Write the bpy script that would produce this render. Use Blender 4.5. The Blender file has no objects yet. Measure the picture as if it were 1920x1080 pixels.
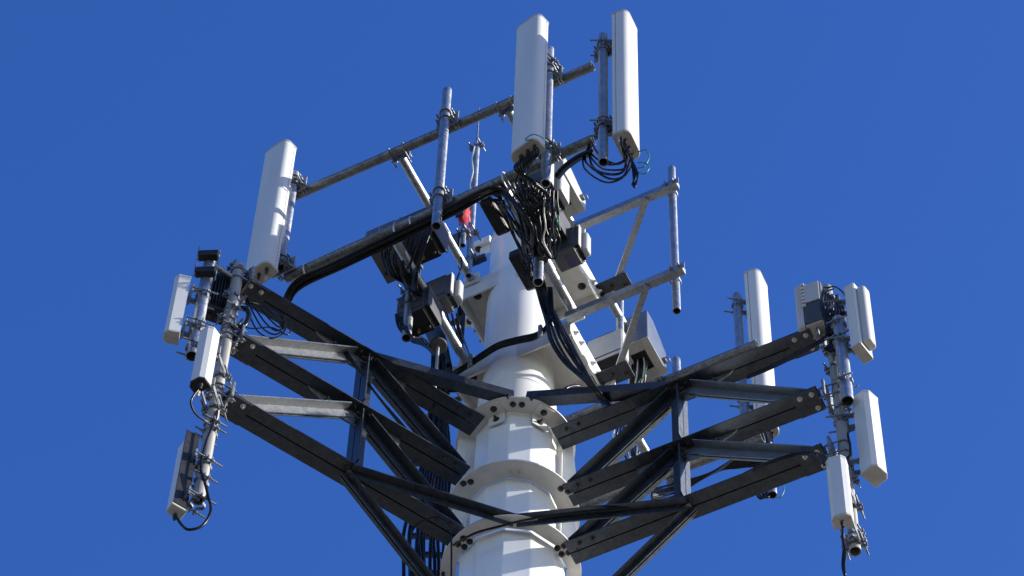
import bpy, math, random
from mathutils import Vector as Vec, Matrix

random.seed(7)
RAD = math.radians
scene = bpy.context.scene
col = scene.collection

# ------------------------------------------------------------------ camera
PITCH, ROLL, FPX = RAD(60), RAD(2.4), 6800.0           # focal length in pixels of a 1920 px wide picture
CAM = Vec((-0.076, -14.55, 1.6))
_fw = Vec((0, math.cos(PITCH), math.sin(PITCH)))
_r0 = Vec((1, 0, 0))
_u0 = _r0.cross(_fw)
CR = math.cos(ROLL) * _r0 + math.sin(ROLL) * _u0
CU = -math.sin(ROLL) * _r0 + math.cos(ROLL) * _u0
CF = _fw
cam_data = bpy.data.cameras.new('camera')
cam = bpy.data.objects.new('camera', cam_data)
col.objects.link(cam)
cam_data.sensor_width = 36
cam_data.lens = FPX / 1920 * 36
cam_data.clip_end = 9000
m4 = Matrix((CR, CU, -CF)).transposed().to_4x4()
m4.translation = CAM
cam.matrix_world = m4
scene.camera = cam

# ------------------------------------------------------------------ sky, sun, exposure
SUN_AZ, SUN_EL = RAD(355), RAD(24)                      # azimuth counter-clockwise from +X
SUN_DIR = Vec((math.cos(SUN_AZ) * math.cos(SUN_EL), math.sin(SUN_AZ) * math.cos(SUN_EL), math.sin(SUN_EL)))
world = bpy.data.worlds.new('World')
scene.world = world
world.use_nodes = True
wn = world.node_tree
bg = wn.nodes['Background']
sky = wn.nodes.new('ShaderNodeTexSky')
sky.sky_type = 'NISHITA'
sky.sun_disc = False
sky.sun_elevation = SUN_EL
sky.sun_rotation = RAD(90) - SUN_AZ
sky.altitude = 0
sky.air_density = 1.0
sky.dust_density = 0.5
sky.ozone_density = 3.0
hsv = wn.nodes.new('ShaderNodeHueSaturation')
hsv.inputs['Saturation'].default_value = 1.29
hsv.inputs['Hue'].default_value = 0.52
wn.links.new(sky.outputs[0], hsv.inputs['Color'])
wn.links.new(hsv.outputs[0], bg.inputs['Color'])
bg.inputs['Strength'].default_value = 0.14
sun_data = bpy.data.lights.new('sun', 'SUN')
sun_data.energy = 4.6
sun_data.angle = RAD(0.5)
sun_data.color = (1.0, 0.95, 0.87)
sun = bpy.data.objects.new('sun', sun_data)
col.objects.link(sun)
sun.rotation_euler = SUN_DIR.to_track_quat('Z', 'Y').to_euler()
sun.location = SUN_DIR * 60
scene.view_settings.view_transform = 'Standard'
scene.view_settings.look = 'None'
scene.view_settings.exposure = 0.8
scene.view_settings.gamma = 1.0

# ------------------------------------------------------------------ measuring helpers: sight lines met with real planes
TH = RAD(-28.5)
U = Vec((math.cos(TH), math.sin(TH), 0))                # along the antenna frames
V = Vec((math.sin(TH), -math.cos(TH), 0))               # out of the front antenna frame, towards the viewer
Z = Vec((0, 0, 1))

def ray(px, py):
    return CR * ((px - 960) / FPX) + CU * ((540 - py) / FPX) + CF

def on(px, py, n, off):
    d = ray(px, py)
    return CAM + d * ((off - n.dot(CAM)) / n.dot(d))

def Pv(px, py, v): return on(px, py, V, v)
def Py(px, py, y): return on(px, py, Vec((0, 1, 0)), y)
def Pz(px, py, z): return on(px, py, Z, z)
def W(u, v, z): return U * u + V * v + Z * z

def zat(p, py):
    """height on the vertical line through p that lies on picture row py"""
    k = 540 - py
    b = Vec((p.x - CAM.x, p.y - CAM.y, -CAM.z))
    return (FPX * CU.dot(b) - k * CF.dot(b)) / (k * CF.z - FPX * CU.z)

def at_z(p, z): return Vec((p.x, p.y, z))
def az(deg): return Vec((math.cos(RAD(deg)), math.sin(RAD(deg)), 0))

# ------------------------------------------------------------------ materials
MATS = {}
def new_mat(name):
    m = bpy.data.materials.new(name)
    m.use_nodes = True
    return m, m.node_tree.nodes, m.node_tree.links, m.node_tree.nodes['Principled BSDF']

def noise_mat(name, c1, c2, scale=8, rough=(0.4, 0.6), metal=0.0, bump=0.0, bscale=None, detail=6, streak=False, spec=None, c3=None):
    m, n, l, b = new_mat(name)
    tc = n.new('ShaderNodeTexCoord')
    mp = n.new('ShaderNodeMapping')
    l.new(tc.outputs['Object'], mp.inputs['Vector'])
    if streak:
        mp.inputs['Scale'].default_value = (1, 1, 0.12)
    ns = n.new('ShaderNodeTexNoise')
    ns.inputs['Scale'].default_value = scale
    ns.inputs['Detail'].default_value = detail
    ns.inputs['Roughness'].default_value = 0.65
    l.new(mp.outputs[0], ns.inputs['Vector'])
    cr = n.new('ShaderNodeValToRGB')
    cr.color_ramp.elements[0].position = 0.32
    cr.color_ramp.elements[1].position = 0.68
    cr.color_ramp.elements[0].color = (*c1, 1)
    cr.color_ramp.elements[1].color = (*c2, 1)
    if c3:
        e = cr.color_ramp.elements.new(0.16)
        e.color = (*c3, 1)
    l.new(ns.outputs['Fac'], cr.inputs['Fac'])
    l.new(cr.outputs['Color'], b.inputs['Base Color'])
    mr = n.new('ShaderNodeMapRange')
    mr.inputs['To Min'].default_value = rough[0]
    mr.inputs['To Max'].default_value = rough[1]
    l.new(ns.outputs['Fac'], mr.inputs['Value'])
    l.new(mr.outputs['Result'], b.inputs['Roughness'])
    b.inputs['Metallic'].default_value = metal
    if spec is not None:
        b.inputs['Specular IOR Level'].default_value = spec
    if bump:
        n2 = n.new('ShaderNodeTexNoise')
        n2.inputs['Scale'].default_value = bscale or scale * 6
        n2.inputs['Detail'].default_value = 4
        l.new(tc.outputs['Object'], n2.inputs['Vector'])
        bp = n.new('ShaderNodeBump')
        bp.inputs['Strength'].default_value = bump
        bp.inputs['Distance'].default_value = 0.004
        l.new(n2.outputs['Fac'], bp.inputs['Height'])
        l.new(bp.outputs['Normal'], b.inputs['Normal'])
    MATS[name] = m
    return m

def galv_mat(name, c1, c2, metal, rough, vs=60):
    """hot dip galvanised steel: crystalline spangle plus slow weathering"""
    m, n, l, b = new_mat(name)
    tc = n.new('ShaderNodeTexCoord')
    vo = n.new('ShaderNodeTexVoronoi')
    vo.inputs['Scale'].default_value = vs
    l.new(tc.outputs['Object'], vo.inputs['Vector'])
    ns = n.new('ShaderNodeTexNoise')
    ns.inputs['Scale'].default_value = 14
    ns.inputs['Detail'].default_value = 8
    ns.inputs['Roughness'].default_value = 0.7
    l.new(tc.outputs['Object'], ns.inputs['Vector'])
    sep = n.new('ShaderNodeSeparateColor')
    l.new(vo.outputs['Color'], sep.inputs[0])
    mx = n.new('ShaderNodeMath'); mx.operation = 'MULTIPLY_ADD'
    l.new(sep.outputs[0], mx.inputs[0]); mx.inputs[1].default_value = 0.35
    l.new(ns.outputs['Fac'], mx.inputs[2])
    cr = n.new('ShaderNodeValToRGB')
    cr.color_ramp.elements[0].position = 0.42
    cr.color_ramp.elements[1].position = 0.92
    cr.color_ramp.elements[0].color = (*c1, 1)
    cr.color_ramp.elements[1].color = (*c2, 1)
    l.new(mx.outputs[0], cr.inputs['Fac'])
    l.new(cr.outputs['Color'], b.inputs['Base Color'])
    mr = n.new('ShaderNodeMapRange')
    mr.inputs['From Min'].default_value = 0.3; mr.inputs['From Max'].default_value = 1.1
    mr.inputs['To Min'].default_value = rough[0]; mr.inputs['To Max'].default_value = rough[1]
    l.new(mx.outputs[0], mr.inputs['Value'])
    l.new(mr.outputs['Result'], b.inputs['Roughness'])
    b.inputs['Metallic'].default_value = metal
    bp = n.new('ShaderNodeBump')
    bp.inputs['Strength'].default_value = 0.12
    bp.inputs['Distance'].default_value = 0.003
    l.new(mx.outputs[0], bp.inputs['Height'])
    l.new(bp.outputs['Normal'], b.inputs['Normal'])
    MATS[name] = m
    return m

GALV = galv_mat('galvanised_pipe', (0.25, 0.27, 0.29), (0.40, 0.42, 0.44), 0.9, (0.36, 0.52))
FPIPE = galv_mat('dull_galvanised_pipe', (0.09, 0.095, 0.10), (0.26, 0.27, 0.28), 0.8, (0.42, 0.62), 75)
PIPE2 = noise_mat('weathered_pipe', (0.24, 0.23, 0.205), (0.38, 0.365, 0.335), 5, (0.4, 0.6), 0.35, 0.1, 60, streak=True)
BRACE_LIT = galv_mat('sunlit_tone_brace', (0.17, 0.18, 0.195), (0.26, 0.27, 0.285), 0.9, (0.46, 0.58), 60)  # beam steel with sunlight put into its colour, for outer diagonals and gussets
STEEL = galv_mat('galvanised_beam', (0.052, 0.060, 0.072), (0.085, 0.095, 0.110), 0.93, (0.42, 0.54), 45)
HARD = galv_mat('clamp_steel', (0.10, 0.11, 0.12), (0.30, 0.32, 0.34), 0.7, (0.35, 0.6), 120)
BOLT = noise_mat('dark_bolt', (0.03, 0.03, 0.03), (0.09, 0.09, 0.09), 40, (0.35, 0.6), 0.7)
ZINC = noise_mat('bright_zinc', (0.45, 0.45, 0.44), (0.65, 0.65, 0.63), 60, (0.3, 0.5), 0.6)
WHITE = noise_mat('white_pole_paint', (0.71, 0.72, 0.72), (0.82, 0.82, 0.80), 3.0, (0.14, 0.30), 0.0, 0.04, 30, streak=True, c3=(0.60, 0.60, 0.58))
PLATE = noise_mat('white_plate_paint', (0.58, 0.57, 0.53), (0.72, 0.71, 0.67), 7.0, (0.35, 0.55), 0.0, 0.05, 60, c3=(0.42, 0.38, 0.32))
PANEL = noise_mat('radome_white', (0.50, 0.505, 0.495), (0.575, 0.58, 0.57), 4.0, (0.35, 0.5), 0.0, 0.0, streak=True)
PANELG = noise_mat('radome_grey', (0.38, 0.38, 0.37), (0.46, 0.46, 0.45), 5.0, (0.4, 0.55), 0.0, streak=True)
TAN = noise_mat('endcap_grey', (0.34, 0.33, 0.31), (0.44, 0.43, 0.40), 12.0, (0.45, 0.65))
MGREY = noise_mat('radio_mid_grey', (0.06, 0.065, 0.075), (0.09, 0.095, 0.105), 8.0, (0.4, 0.6))
GREY = noise_mat('radio_grey', (0.33, 0.34, 0.35), (0.40, 0.41, 0.42), 8.0, (0.4, 0.6))
DGREY = noise_mat('radio_dark_grey', (0.025, 0.028, 0.034), (0.05, 0.053, 0.058), 9.0, (0.4, 0.6))
BLACK = noise_mat('black_rubber', (0.005, 0.005, 0.006), (0.011, 0.011, 0.012), 20, (0.22, 0.34), spec=0.2)
DARK = noise_mat('black_plastic', (0.008, 0.008, 0.009), (0.02, 0.02, 0.022), 15, (0.4, 0.6), spec=0.3)
WIRE = noise_mat('light_wire', (0.45, 0.45, 0.43), (0.6, 0.6, 0.58), 30, (0.3, 0.5))
GREEN = noise_mat('green_wire', (0.01, 0.12, 0.06), (0.02, 0.22, 0.11), 30, (0.3, 0.5))
RED = noise_mat('red_vinyl', (0.30, 0.012, 0.01), (0.42, 0.02, 0.015), 10, (0.3, 0.5))
PURPLE = noise_mat('purple_mark', (0.05, 0.03, 0.16), (0.07, 0.04, 0.2), 30, (0.4, 0.6))
BRASS = noise_mat('brass', (0.5, 0.33, 0.1), (0.6, 0.4, 0.15), 30, (0.3, 0.5), 0.8)
BLUESH = noise_mat('blue_grey_shroud', (0.10, 0.12, 0.16), (0.14, 0.165, 0.21), 6, (0.25, 0.4), 0.2)
GRASS = noise_mat('grass_ground', (0.12, 0.105, 0.075), (0.19, 0.165, 0.12), 0.15, (0.8, 0.95), 0, 0.3, 3)

# ------------------------------------------------------------------ mesh builder
class MB:
    def __init__(s):
        s.v, s.f, s.s = [], [], []
    def add(s, vs, fs, smooth=False):
        o = len(s.v)
        s.v += [Vec(v) for v in vs]
        for f in fs:
            s.f.append([i + o for i in f]); s.s.append(smooth)
        return s
    def prism(s, prof, o, ax, ay, az_, z0, z1, ch=0.0, smooth=False, caps=True):
        """profile (2-D, counter-clockwise in ax/ay) drawn out along az_ from z0 to z1, ends chamfered by ch"""
        n = len(prof)
        cx = sum(p[0] for p in prof) / n; cy = sum(p[1] for p in prof) / n
        def ring(z, inset):
            out = []
            for x, y in prof:
                dx, dy = x - cx, y - cy
                L = math.hypot(dx, dy) or 1
                k = max(0.0, 1 - inset / L)
                out.append(o + ax * (cx + dx * k) + ay * (cy + dy * k) + az_ * z)
            return out
        levels = [(z0, 0), (z1, 0)] if ch <= 0 else [(z0, ch), (z0 + ch, 0), (z1 - ch, 0), (z1, ch)]
        rings = [ring(*q) for q in levels]
        flip = ax.cross(ay).dot(az_) < 0
        for a, b in zip(rings, rings[1:]):
            fs = [[i, (i + 1) % n, n + (i + 1) % n, n + i] for i in range(n)]
            if flip: fs = [f[::-1] for f in fs]
            s.add(a + b, fs, smooth)
        if caps:
            s.add(rings[0], [list(range(n))[::-1] if not flip else list(range(n))])
            s.add(rings[-1], [list(range(n)) if not flip else list(range(n))[::-1]])
        return s
    def box(s, c, ax, ay, az_, lx, ly, lz, ch=0.0):
        hx, hy = lx / 2, ly / 2
        if ch > 0:
            k = min(ch, hx * .9, hy * .9)
            pr = [(-hx + k, -hy), (hx - k, -hy), (hx, -hy + k), (hx, hy - k), (hx - k, hy), (-hx + k, hy), (-hx, hy - k), (-hx, -hy + k)]
        else:
            pr = [(-hx, -hy), (hx, -hy), (hx, hy), (-hx, hy)]
        return s.prism(pr, c, ax, ay, az_, -lz / 2, lz / 2, min(ch, lz * .4))
    def tube(s, pts, r, n=8, closed=False, caps=True, rs=None):
        pts = [Vec(p) for p in pts]
        N = len(pts)
        tang = []
        for i in range(N):
            a = pts[i - 1] if (i or closed) else pts[i]
            b = pts[(i + 1) % N] if (i < N - 1 or closed) else pts[i]
            t = (b - a)
            tang.append(t.normalized() if t.length > 1e-9 else Vec((0, 0, 1)))
        x = tang[0].orthogonal().normalized()
        rings = []
        for i in range(N):
            t = tang[i]
            x = (x - t * x.dot(t))
            x = x.normalized() if x.length > 1e-6 else t.orthogonal().normalized()
            y = t.cross(x)
            rr = rs[i] if rs else r
            rings.append([pts[i] + (x * math.cos(2 * math.pi * k / n) + y * math.sin(2 * math.pi * k / n)) * rr for k in range(n)])
        vs = [p for R in rings for p in R]
        fs = []
        for i in range(N if closed else N - 1):
            j = (i + 1) % N
            for k in range(n):
                fs.append([i * n + k, i * n + (k + 1) % n, j * n + (k + 1) % n, j * n + k])
        s.add(vs, fs, True)
        if caps and not closed:
            s.add(rings[0], [list(range(n))[::-1]])
            s.add(rings[-1], [list(range(n))])
        return s
    def pipe(s, a, b, r, wall=0.006, n=24):
        """open-ended hollow pipe"""
        a, b = Vec(a), Vec(b)
        t = (b - a).normalized()
        x = t.orthogonal().normalized(); y = t.cross(x)
        def ring(p, rr): return [p + (x * math.cos(2 * math.pi * k / n) + y * math.sin(2 * math.pi * k / n)) * rr for k in range(n)]
        q = [[i, (i + 1) % n, n + (i + 1) % n, n + i] for i in range(n)]
        s.add(ring(a, r) + ring(b, r), q, True)
        s.add(ring(b, r - wall) + ring(a, r - wall), q, True)
        s.add(ring(b, r) + ring(b, r - wall), q)
        s.add(ring(a, r - wall) + ring(a, r), q)
        return s
    def cyl(s, a, b, r, n=20, r2=None):
        a, b = Vec(a), Vec(b)
        return s.tube([a, b], r, n, rs=[r, r if r2 is None else r2])
    def lathe(s, prof, o, n=48, a0=0.0, smooth=True, axis=Z, sharp=False):
        """(r, z) outline turned about the vertical through o"""
        if sharp:
            for p, q in zip(prof, prof[1:]): s.lathe([p, q], o, n, a0, smooth)
            return s
        vs = []
        for r, z in prof:
            for k in range(n):
                a = a0 + 2 * math.pi * k / n
                vs.append(o + Vec((math.cos(a) * r, math.sin(a) * r, z)))
        fs = []
        for i in range(len(prof) - 1):
            for k in range(n):
                fs.append([i * n + k, i * n + (k + 1) % n, (i + 1) * n + (k + 1) % n, (i + 1) * n + k])
        return s.add(vs, fs, smooth)
    def hexbolt(s, p, nrm, r=0.018, h=0.016, washer=True):
        nrm = nrm.normalized(); x = nrm.orthogonal().normalized(); y = nrm.cross(x)
        if washer:
            s.prism([(math.cos(k * math.pi / 8) * r * 1.5, math.sin(k * math.pi / 8) * r * 1.5) for k in range(16)], p, x, y, nrm, -0.002, 0.004)
        s.prism([(math.cos(k * math.pi / 3) * r, math.sin(k * math.pi / 3) * r) for k in range(6)], p, x, y, nrm, 0.004, 0.004 + h, 0.002)
        return s.cyl(p + nrm * (h + .004), p + nrm * (h + 0.022), r * 0.55, 10)
    def build(s, name, mat, parent=None):
        me = bpy.data.meshes.new(name)
        o0 = ORG.get(parent.name, Vec((0, 0, 0))) if parent else None
        if o0 is None:
            o0 = sum(s.v, Vec((0, 0, 0))) / max(1, len(s.v))
        me.from_pydata([tuple(v - o0) for v in s.v], [], s.f)
        for p, sm in zip(me.polygons, s.s): p.use_smooth = sm
        me.materials.append(mat)
        me.update()
        o = bpy.data.objects.new(name, me)
        col.objects.link(o)
        if parent:
            o.parent = parent
        else:
            o.location = o0
        ORG[o.name] = o0
        return o

ORG = {}
def thing(name, label, cat, loc, group=None):
    o = bpy.data.objects.new(name, None)
    o.empty_display_size = 0.1
    col.objects.link(o)
    o.location = loc
    ORG[o.name] = Vec(loc)
    o['label'] = label; o['category'] = cat
    if group: o['group'] = group
    return o

def tag(o, label, cat, group=None):
    o['label'] = label; o['category'] = cat
    if group: o['group'] = group
    return o

def catmull(pts, k=6):
    pts = [Vec(p) for p in pts]
    out = []
    n = len(pts)
    for i in range(n - 1):
        p0, p1, p2, p3 = pts[max(i - 1, 0)], pts[i], pts[i + 1], pts[min(i + 2, n - 1)]
        for j in range(k):
            t = j / k
            out.append(0.5 * ((2 * p1) + (p2 - p0) * t + (2 * p0 - 5 * p1 + 4 * p2 - p3) * t * t + (3 * p1 - p0 - 3 * p2 + p3) * t ** 3))
    out.append(pts[-1])
    return out

def cable(pts, r, label, group=None, mat=None, name='cable', k=6):
    mb = MB().tube(catmull(pts, k), r, 7)
    return tag(mb.build(name, mat or BLACK), label, 'wire' if name.endswith('wire') else 'cable', group)

def jit(p, a): return p + Vec((random.uniform(-a, a), random.uniform(-a, a), random.uniform(-a, a)))

def bundle(pts, r, count, spread, label, group, k=6, mat=None, wob=0.5):
    """several separate cables running side by side along one route"""
    for i in range(count):
        a = 2 * math.pi * i / count + random.uniform(-.4, .4)
        rad = spread * (0.35 + 0.65 * random.random())
        off = Vec((math.cos(a) * rad, math.sin(a) * rad, math.sin(a * 2 + i) * rad * .5))
        q = [Vec(p) + off + Vec((random.uniform(-1, 1), random.uniform(-1, 1), random.uniform(-1, 1))) * spread * wob for p in pts]
        cable(q, r * random.uniform(.85, 1.1), label, group, mat, k=k)

def rrect(w, d, rf, rb, n=6):
    """rounded rectangle: x across (w), y depth (d, front = +y); rf front, rb back corner radius; counter-clockwise"""
    pts = []
    for cx, cy, r, a0 in ((w / 2 - rb, -d / 2 + rb, rb, -90), (w / 2 - rf, d / 2 - rf, rf, 0), (-w / 2 + rf, d / 2 - rf, rf, 90), (-w / 2 + rb, -d / 2 + rb, rb, 180)):
        for k in range(n + 1):
            a = RAD(a0 + 90 * k / n)
            pts.append((cx + r * math.cos(a), cy + r * math.sin(a)))
    return pts

# ------------------------------------------------------------------ setting
g = MB().add([(-4000, -4000, 0), (4000, -4000, 0), (4000, 4000, 0), (-4000, 4000, 0)], [[0, 1, 2, 3]]).build('ground', GRASS)
g['kind'] = 'structure'

# ------------------------------------------------------------------ the monopole
pole = thing('monopole', 'tall white painted steel monopole standing in the middle of the whole structure', 'tower pole', (0, 0, 0))
Z1, Z2, Z3 = 24.42, 23.497, 22.76          # undersides of the three ring plates
ZC_LO, ZC_UP = 25.385, 26.64              # middle heights of the two white collars
def polyring(r, z, a0=RAD(290), n=12):
    R = r / math.cos(math.pi / n)
    return [Vec((R * math.cos(a0 + 2 * math.pi * k / n), R * math.sin(a0 + 2 * math.pi * k / n), z)) for k in range(n)]
def facet_shaft(r0, z0, r1, z1):
    mb = MB()
    a, b = polyring(r0, z0), polyring(r1, z1)
    for k in range(12):                                   # facets with a small rounded bend between them
        j = (k + 1) % 12
        e = 0.035
        A0, A1 = a[k].lerp(a[j], e), a[j].lerp(a[k], e)
        B0, B1 = b[k].lerp(b[j], e), b[j].lerp(b[k], e)
        mb.add([A0, A1, B1, B0], [[0, 1, 2, 3]])
        nA, nB = a[j].lerp(a[(j + 1) % 12], e), b[j].lerp(b[(j + 1) % 12], e)
        mb.add([A1, nA, nB, B1], [[0, 1, 2, 3]])
    return mb
facet_shaft(0.56, 0.0, 0.372, Z3 - 0.004).build('lower_shaft', WHITE, pole)
facet_shaft(0.325, Z3 - 0.004, 0.302, Z1 + 0.014).build('faceted_shaft', WHITE, pole)
mb = MB()
mb.lathe([(0.300, Z1 + 0.016), (0.296, 24.94)], Vec((0, 0, 0)), 64)
mb.build('middle_shaft', WHITE, pole)
mb = MB()
mb.lathe([(0.296, 24.94), (0.3, 24.945), (0.3, 25.0), (0.292, 25.015), (0.285, 25.02)], Vec((0, 0, 0)), 64, sharp=True)
mb.build('joint_collar', WHITE, pole)
mb = MB()
mb.lathe([(0.285, 25.02), (0.260, 27.46)], Vec((0, 0, 0)), 64)
mb.build('upper_shaft', WHITE, pole)
mb = MB()
mb.lathe([(0.260, 27.46), (0.27, 27.465), (0.27, 27.485), (0.24, 27.495), (0.10, 27.52), (0.001, 27.53)], Vec((0, 0, 0)), 64, sharp=True)
mb.build('top_cap', PLATE, pole)

# ------------------------------------------------------------------ lower ring mount
AZ_L, AZ_R = 212.3, 332.3
mount = thing('ring_mount', 'white bolted ring mount with three flat ring plates clasping the lower pole', 'pole mount', (0, 0, Z3))
def ring_plate(z, ri, ro=0.505, t=0.014):
    mb = MB()
    n = 72
    inn = polyring(ri, z)
    def ip(a):                                            # point of the twelve-sided opening in direction a
        f = (a - RAD(290)) / (2 * math.pi / 12)
        k = math.floor(f); w = f - k
        # straight edge between neighbours
        A, B = inn[k % 12], inn[(k + 1) % 12]
        return A.lerp(B, w)
    A = [RAD(290) + 2 * math.pi * k / n for k in range(n)]
    o0 = [Vec((ro * math.cos(a), ro * math.sin(a), z)) for a in A]
    o1 = [p + Z * t for p in o0]
    i0 = [Vec((*ip(a).xy, z)) for a in A]
    i1 = [p + Z * t for p in i0]
    q = [[k, (k + 1) % n, n + (k + 1) % n, n + k] for k in range(n)]
    mb.add(i0 + o0, [f[::-1] for f in q]); mb.add(i1 + o1, q)
    mb.add(o0 + o1, q, True); mb.add(i0 + i1, [f[::-1] for f in q])
    return mb
for z, ri, ro_ in ((Z1, 0.306, .447), (Z2, 0.326, .485), (Z3, 0.388, .5)):
    rp = ring_plate(z, ri, ro_).build('ring_plate', PLATE, mount)
    bolts = [(265, .385), (275, .385)] if z > Z3 + .1 else []
    for a0 in (AZ_L, AZ_R):
        s = -1 if a0 == AZ_L else 1
        if z == Z2: bolts += [(a0 - s * 4, .455), (a0 - s * 10, .425)]
        if z == Z3: bolts += [(a0 - s * 0, .45), (a0 - s * 8, .45), (a0 - s * 1, .40), (a0 - s * 9.5, .40)]
    for a, r in bolts:
        bright = (z == Z2 and 260 < a < 280)
        MB().hexbolt(az(a) * r + Z * (z - .001), -Z, 0.016 if not bright else .011, .012).build('bolt', ZINC if bright else BOLT, rp)
# upright wing plates that close each clamp half, and their lips
for a, top, bot, ro in ((190, Z1, Z2, .48), (350, Z1, Z2, .48), (190, Z2, Z3, .495), (350, Z2, Z3, .495)):
    d = az(a); t = az(a + 90)
    ri = .285
    mb = MB()
    mb.add([d * ri + Z * (bot + .017) - t * .006, d * ro + Z * (bot + .017) - t * .006, d * (ro - .05) + Z * (top - .003) - t * .006, d * ri + Z * (top - .003) - t * .006,
            d * ri + Z * (bot + .017) + t * .006, d * ro + Z * (bot + .017) + t * .006, d * (ro - .05) + Z * (top - .003) + t * .006, d * ri + Z * (top - .003) + t * .006],
           [[0, 1, 2, 3], [7, 6, 5, 4], [0, 4, 5, 1], [1, 5, 6, 2], [2, 6, 7, 3], [3, 7, 4, 0]])
    mb.build('wing_plate', WHITE, mount)
    MB().box(d * .352 + Z * ((top + bot) / 2) + (t if a < 270 else -t) * .022, d, t, Z, .012, .03, (top - bot) * .62, .002).build('stiffener', PLATE, mount)
# bent angle clips hanging under the top ring
for a in (243, 301):
    d, t = az(a), az(a + 90)
    mb = MB()
    mb.box(d * .378 + Z * (Z1 - .007), d, t, Z, .11, .13, .011, .002)
    mb.box(d * .327 + Z * (Z1 - .075), d, t, Z, .011, .13, .125, .002)
    cl = mb.build('angle_clip', PLATE, mount)
    MB().hexbolt(d * .385 + Z * (Z1 - .014), -Z, .017, .013).build('bolt', BOLT, cl)
    MB().hexbolt(d * .334 + Z * (Z1 - .085), d, .017, .013).build('bolt', BOLT, cl)

# ------------------------------------------------------------------ the two lower support arms
def L_bar(mb, a, b, leg, t, up, side):
    """rolled angle from a to b: one leg along `up`, one along `side`"""
    a, b = Vec(a), Vec(b)
    d = (b - a).normalized()
    up = (up - d * up.dot(d)).normalized(); side = (side - d * side.dot(d))
    side = (side - up * side.dot(up)).normalized()
    prof = [(0, 0), (leg, 0), (leg, t), (t, t), (t, leg), (0, leg)]
    mb.prism([(0, 0), (leg, 0), (leg, t), (0, t)], a, side, up, d, 0, (b - a).length)
    mb.prism([(0, t + .0003), (t, t + .0003), (t, leg), (0, leg)], a, side, up, d, 0, (b - a).length)

def T_bar(mb, a, b, leg, t, f, gap=.011):
    """two rolled angles back to back: together a flange facing f with a slot along its middle, legs running away from f"""
    a, b = Vec(a), Vec(b)
    d = (b - a).normalized()
    f = (f - d * f.dot(d)).normalized()
    sd = d.cross(f)
    for k in (1, -1):
        L_bar(mb, a + sd * (gap / 2) * k, b + sd * (gap / 2) * k, leg, t, -f, sd * k)

def arm(azd, levels, label, toward, sgn):
    """levels: heights of the three beams at this arm; toward: azimuth of the viewer's side"""
    d, n = az(azd), az(toward)
    t = thing('support_arm', label, 'tower arm', d * .45 + Z * levels[2])
    zA, zB, zC = levels
    r_node, r_end = 1.36, 2.42
    LEG = .095
    for i, z in enumerate(levels):
        r0 = (.345, .44, .46)[i]
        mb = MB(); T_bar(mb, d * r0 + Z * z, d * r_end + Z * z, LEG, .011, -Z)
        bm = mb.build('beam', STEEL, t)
        MB().box(d * (r_end - .10) + Z * (z - .008), d, n, Z, .19, .20, .012, .002).build('splice_plate', STEEL, bm)
        for rr, dn, zz in ((r_end - .05, .06, -.015), (r_end - .14, .06, -.015), (r_end - .05, -.06, -.015), (r_node + .05, .055, -.001), (r_node - .07, .055, -.001), (r0 + .1, .055, -.001), (r0 + .2, .055, -.001)):
            MB().hexbolt(d * rr + n * dn + Z * (z + zz), -Z, .013, .01).build('bolt', ZINC if rr > 2 else BOLT, bm)
        if i < 2:                                            # gusset plate in the slot, hanging below the beam at the node
            pr = [(1.78, .01), (1.74, -.035), (1.48, -.15), (1.26, -.17), (1.0, -.10), (.98, .01)]
            gp_ = MB().prism(pr, Z * z, d, Z, n, -.004, .004).build('gusset_plate', BRACE_LIT, bm)
            for rr, dz in ((1.62, -.055), (1.54, -.085), (1.36, -.06), (1.36, -.12), (1.18, -.07), (1.10, -.10)):
                MB().hexbolt(d * rr + Z * (z + dz) + n * .006, n, .012, .01).build('bolt', BOLT, gp_)
    for za, zb in ((zA, zB), (zB, zC)):
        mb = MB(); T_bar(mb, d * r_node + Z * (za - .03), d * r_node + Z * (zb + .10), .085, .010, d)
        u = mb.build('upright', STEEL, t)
        for dz in (.06, .13):
            MB().hexbolt(d * (r_node + .001) + n * .05 + Z * (za - dz), d, .012, .01).build('bolt', BOLT, u)
        # inner diagonal: node above -> root of the beam below; flange on its upper inner side
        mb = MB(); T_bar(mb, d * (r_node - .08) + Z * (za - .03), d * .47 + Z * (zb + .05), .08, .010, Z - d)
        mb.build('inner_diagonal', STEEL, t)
        # outer diagonal: node above -> end of the beam below; flange on its upper outer side
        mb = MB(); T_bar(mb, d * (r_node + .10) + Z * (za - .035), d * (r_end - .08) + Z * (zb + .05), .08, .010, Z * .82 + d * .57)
        mb.build('outer_diagonal', BRACE_LIT, t)
    # knee brace running on down to the pole from the lowest node
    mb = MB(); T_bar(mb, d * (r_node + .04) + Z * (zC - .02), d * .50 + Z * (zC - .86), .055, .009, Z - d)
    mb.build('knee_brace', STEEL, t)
    # flat lying braces from the nodes to the front of the ring plates
    for z, a1, lf in ((zA - .015, 272 - sgn * 5.5, .09), (zC - .02, 272 - sgn * 2, .07)):
        mb = MB()
        p0 = d * (r_node + .02) + Z * z + n * .04
        zr = (Z1 + .028) if z > zB else (Z3 + .028)
        p1 = az(a1) * .43 + Z * zr
        side = (p1 - p0).cross(Z).normalized()
        if side.dot(Vec((0, -1, 0))) < 0: side = -side
        if z > zB:
            L_bar(mb, p0, p1, lf, .010, Z, -side)
        else:
            L_bar(mb, p0, p1, lf, .010, -Z, side)
        b = mb.build('cross_brace', STEEL, t)
        MB().hexbolt(p0.lerp(p1, .05) - Z * .012, -Z, .013, .01).build('bolt', BOLT, b)
        MB().hexbolt(p0.lerp(p1, .96) - Z * .012, -Z, .013, .01).build('bolt', BOLT, b)
    return t
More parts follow.
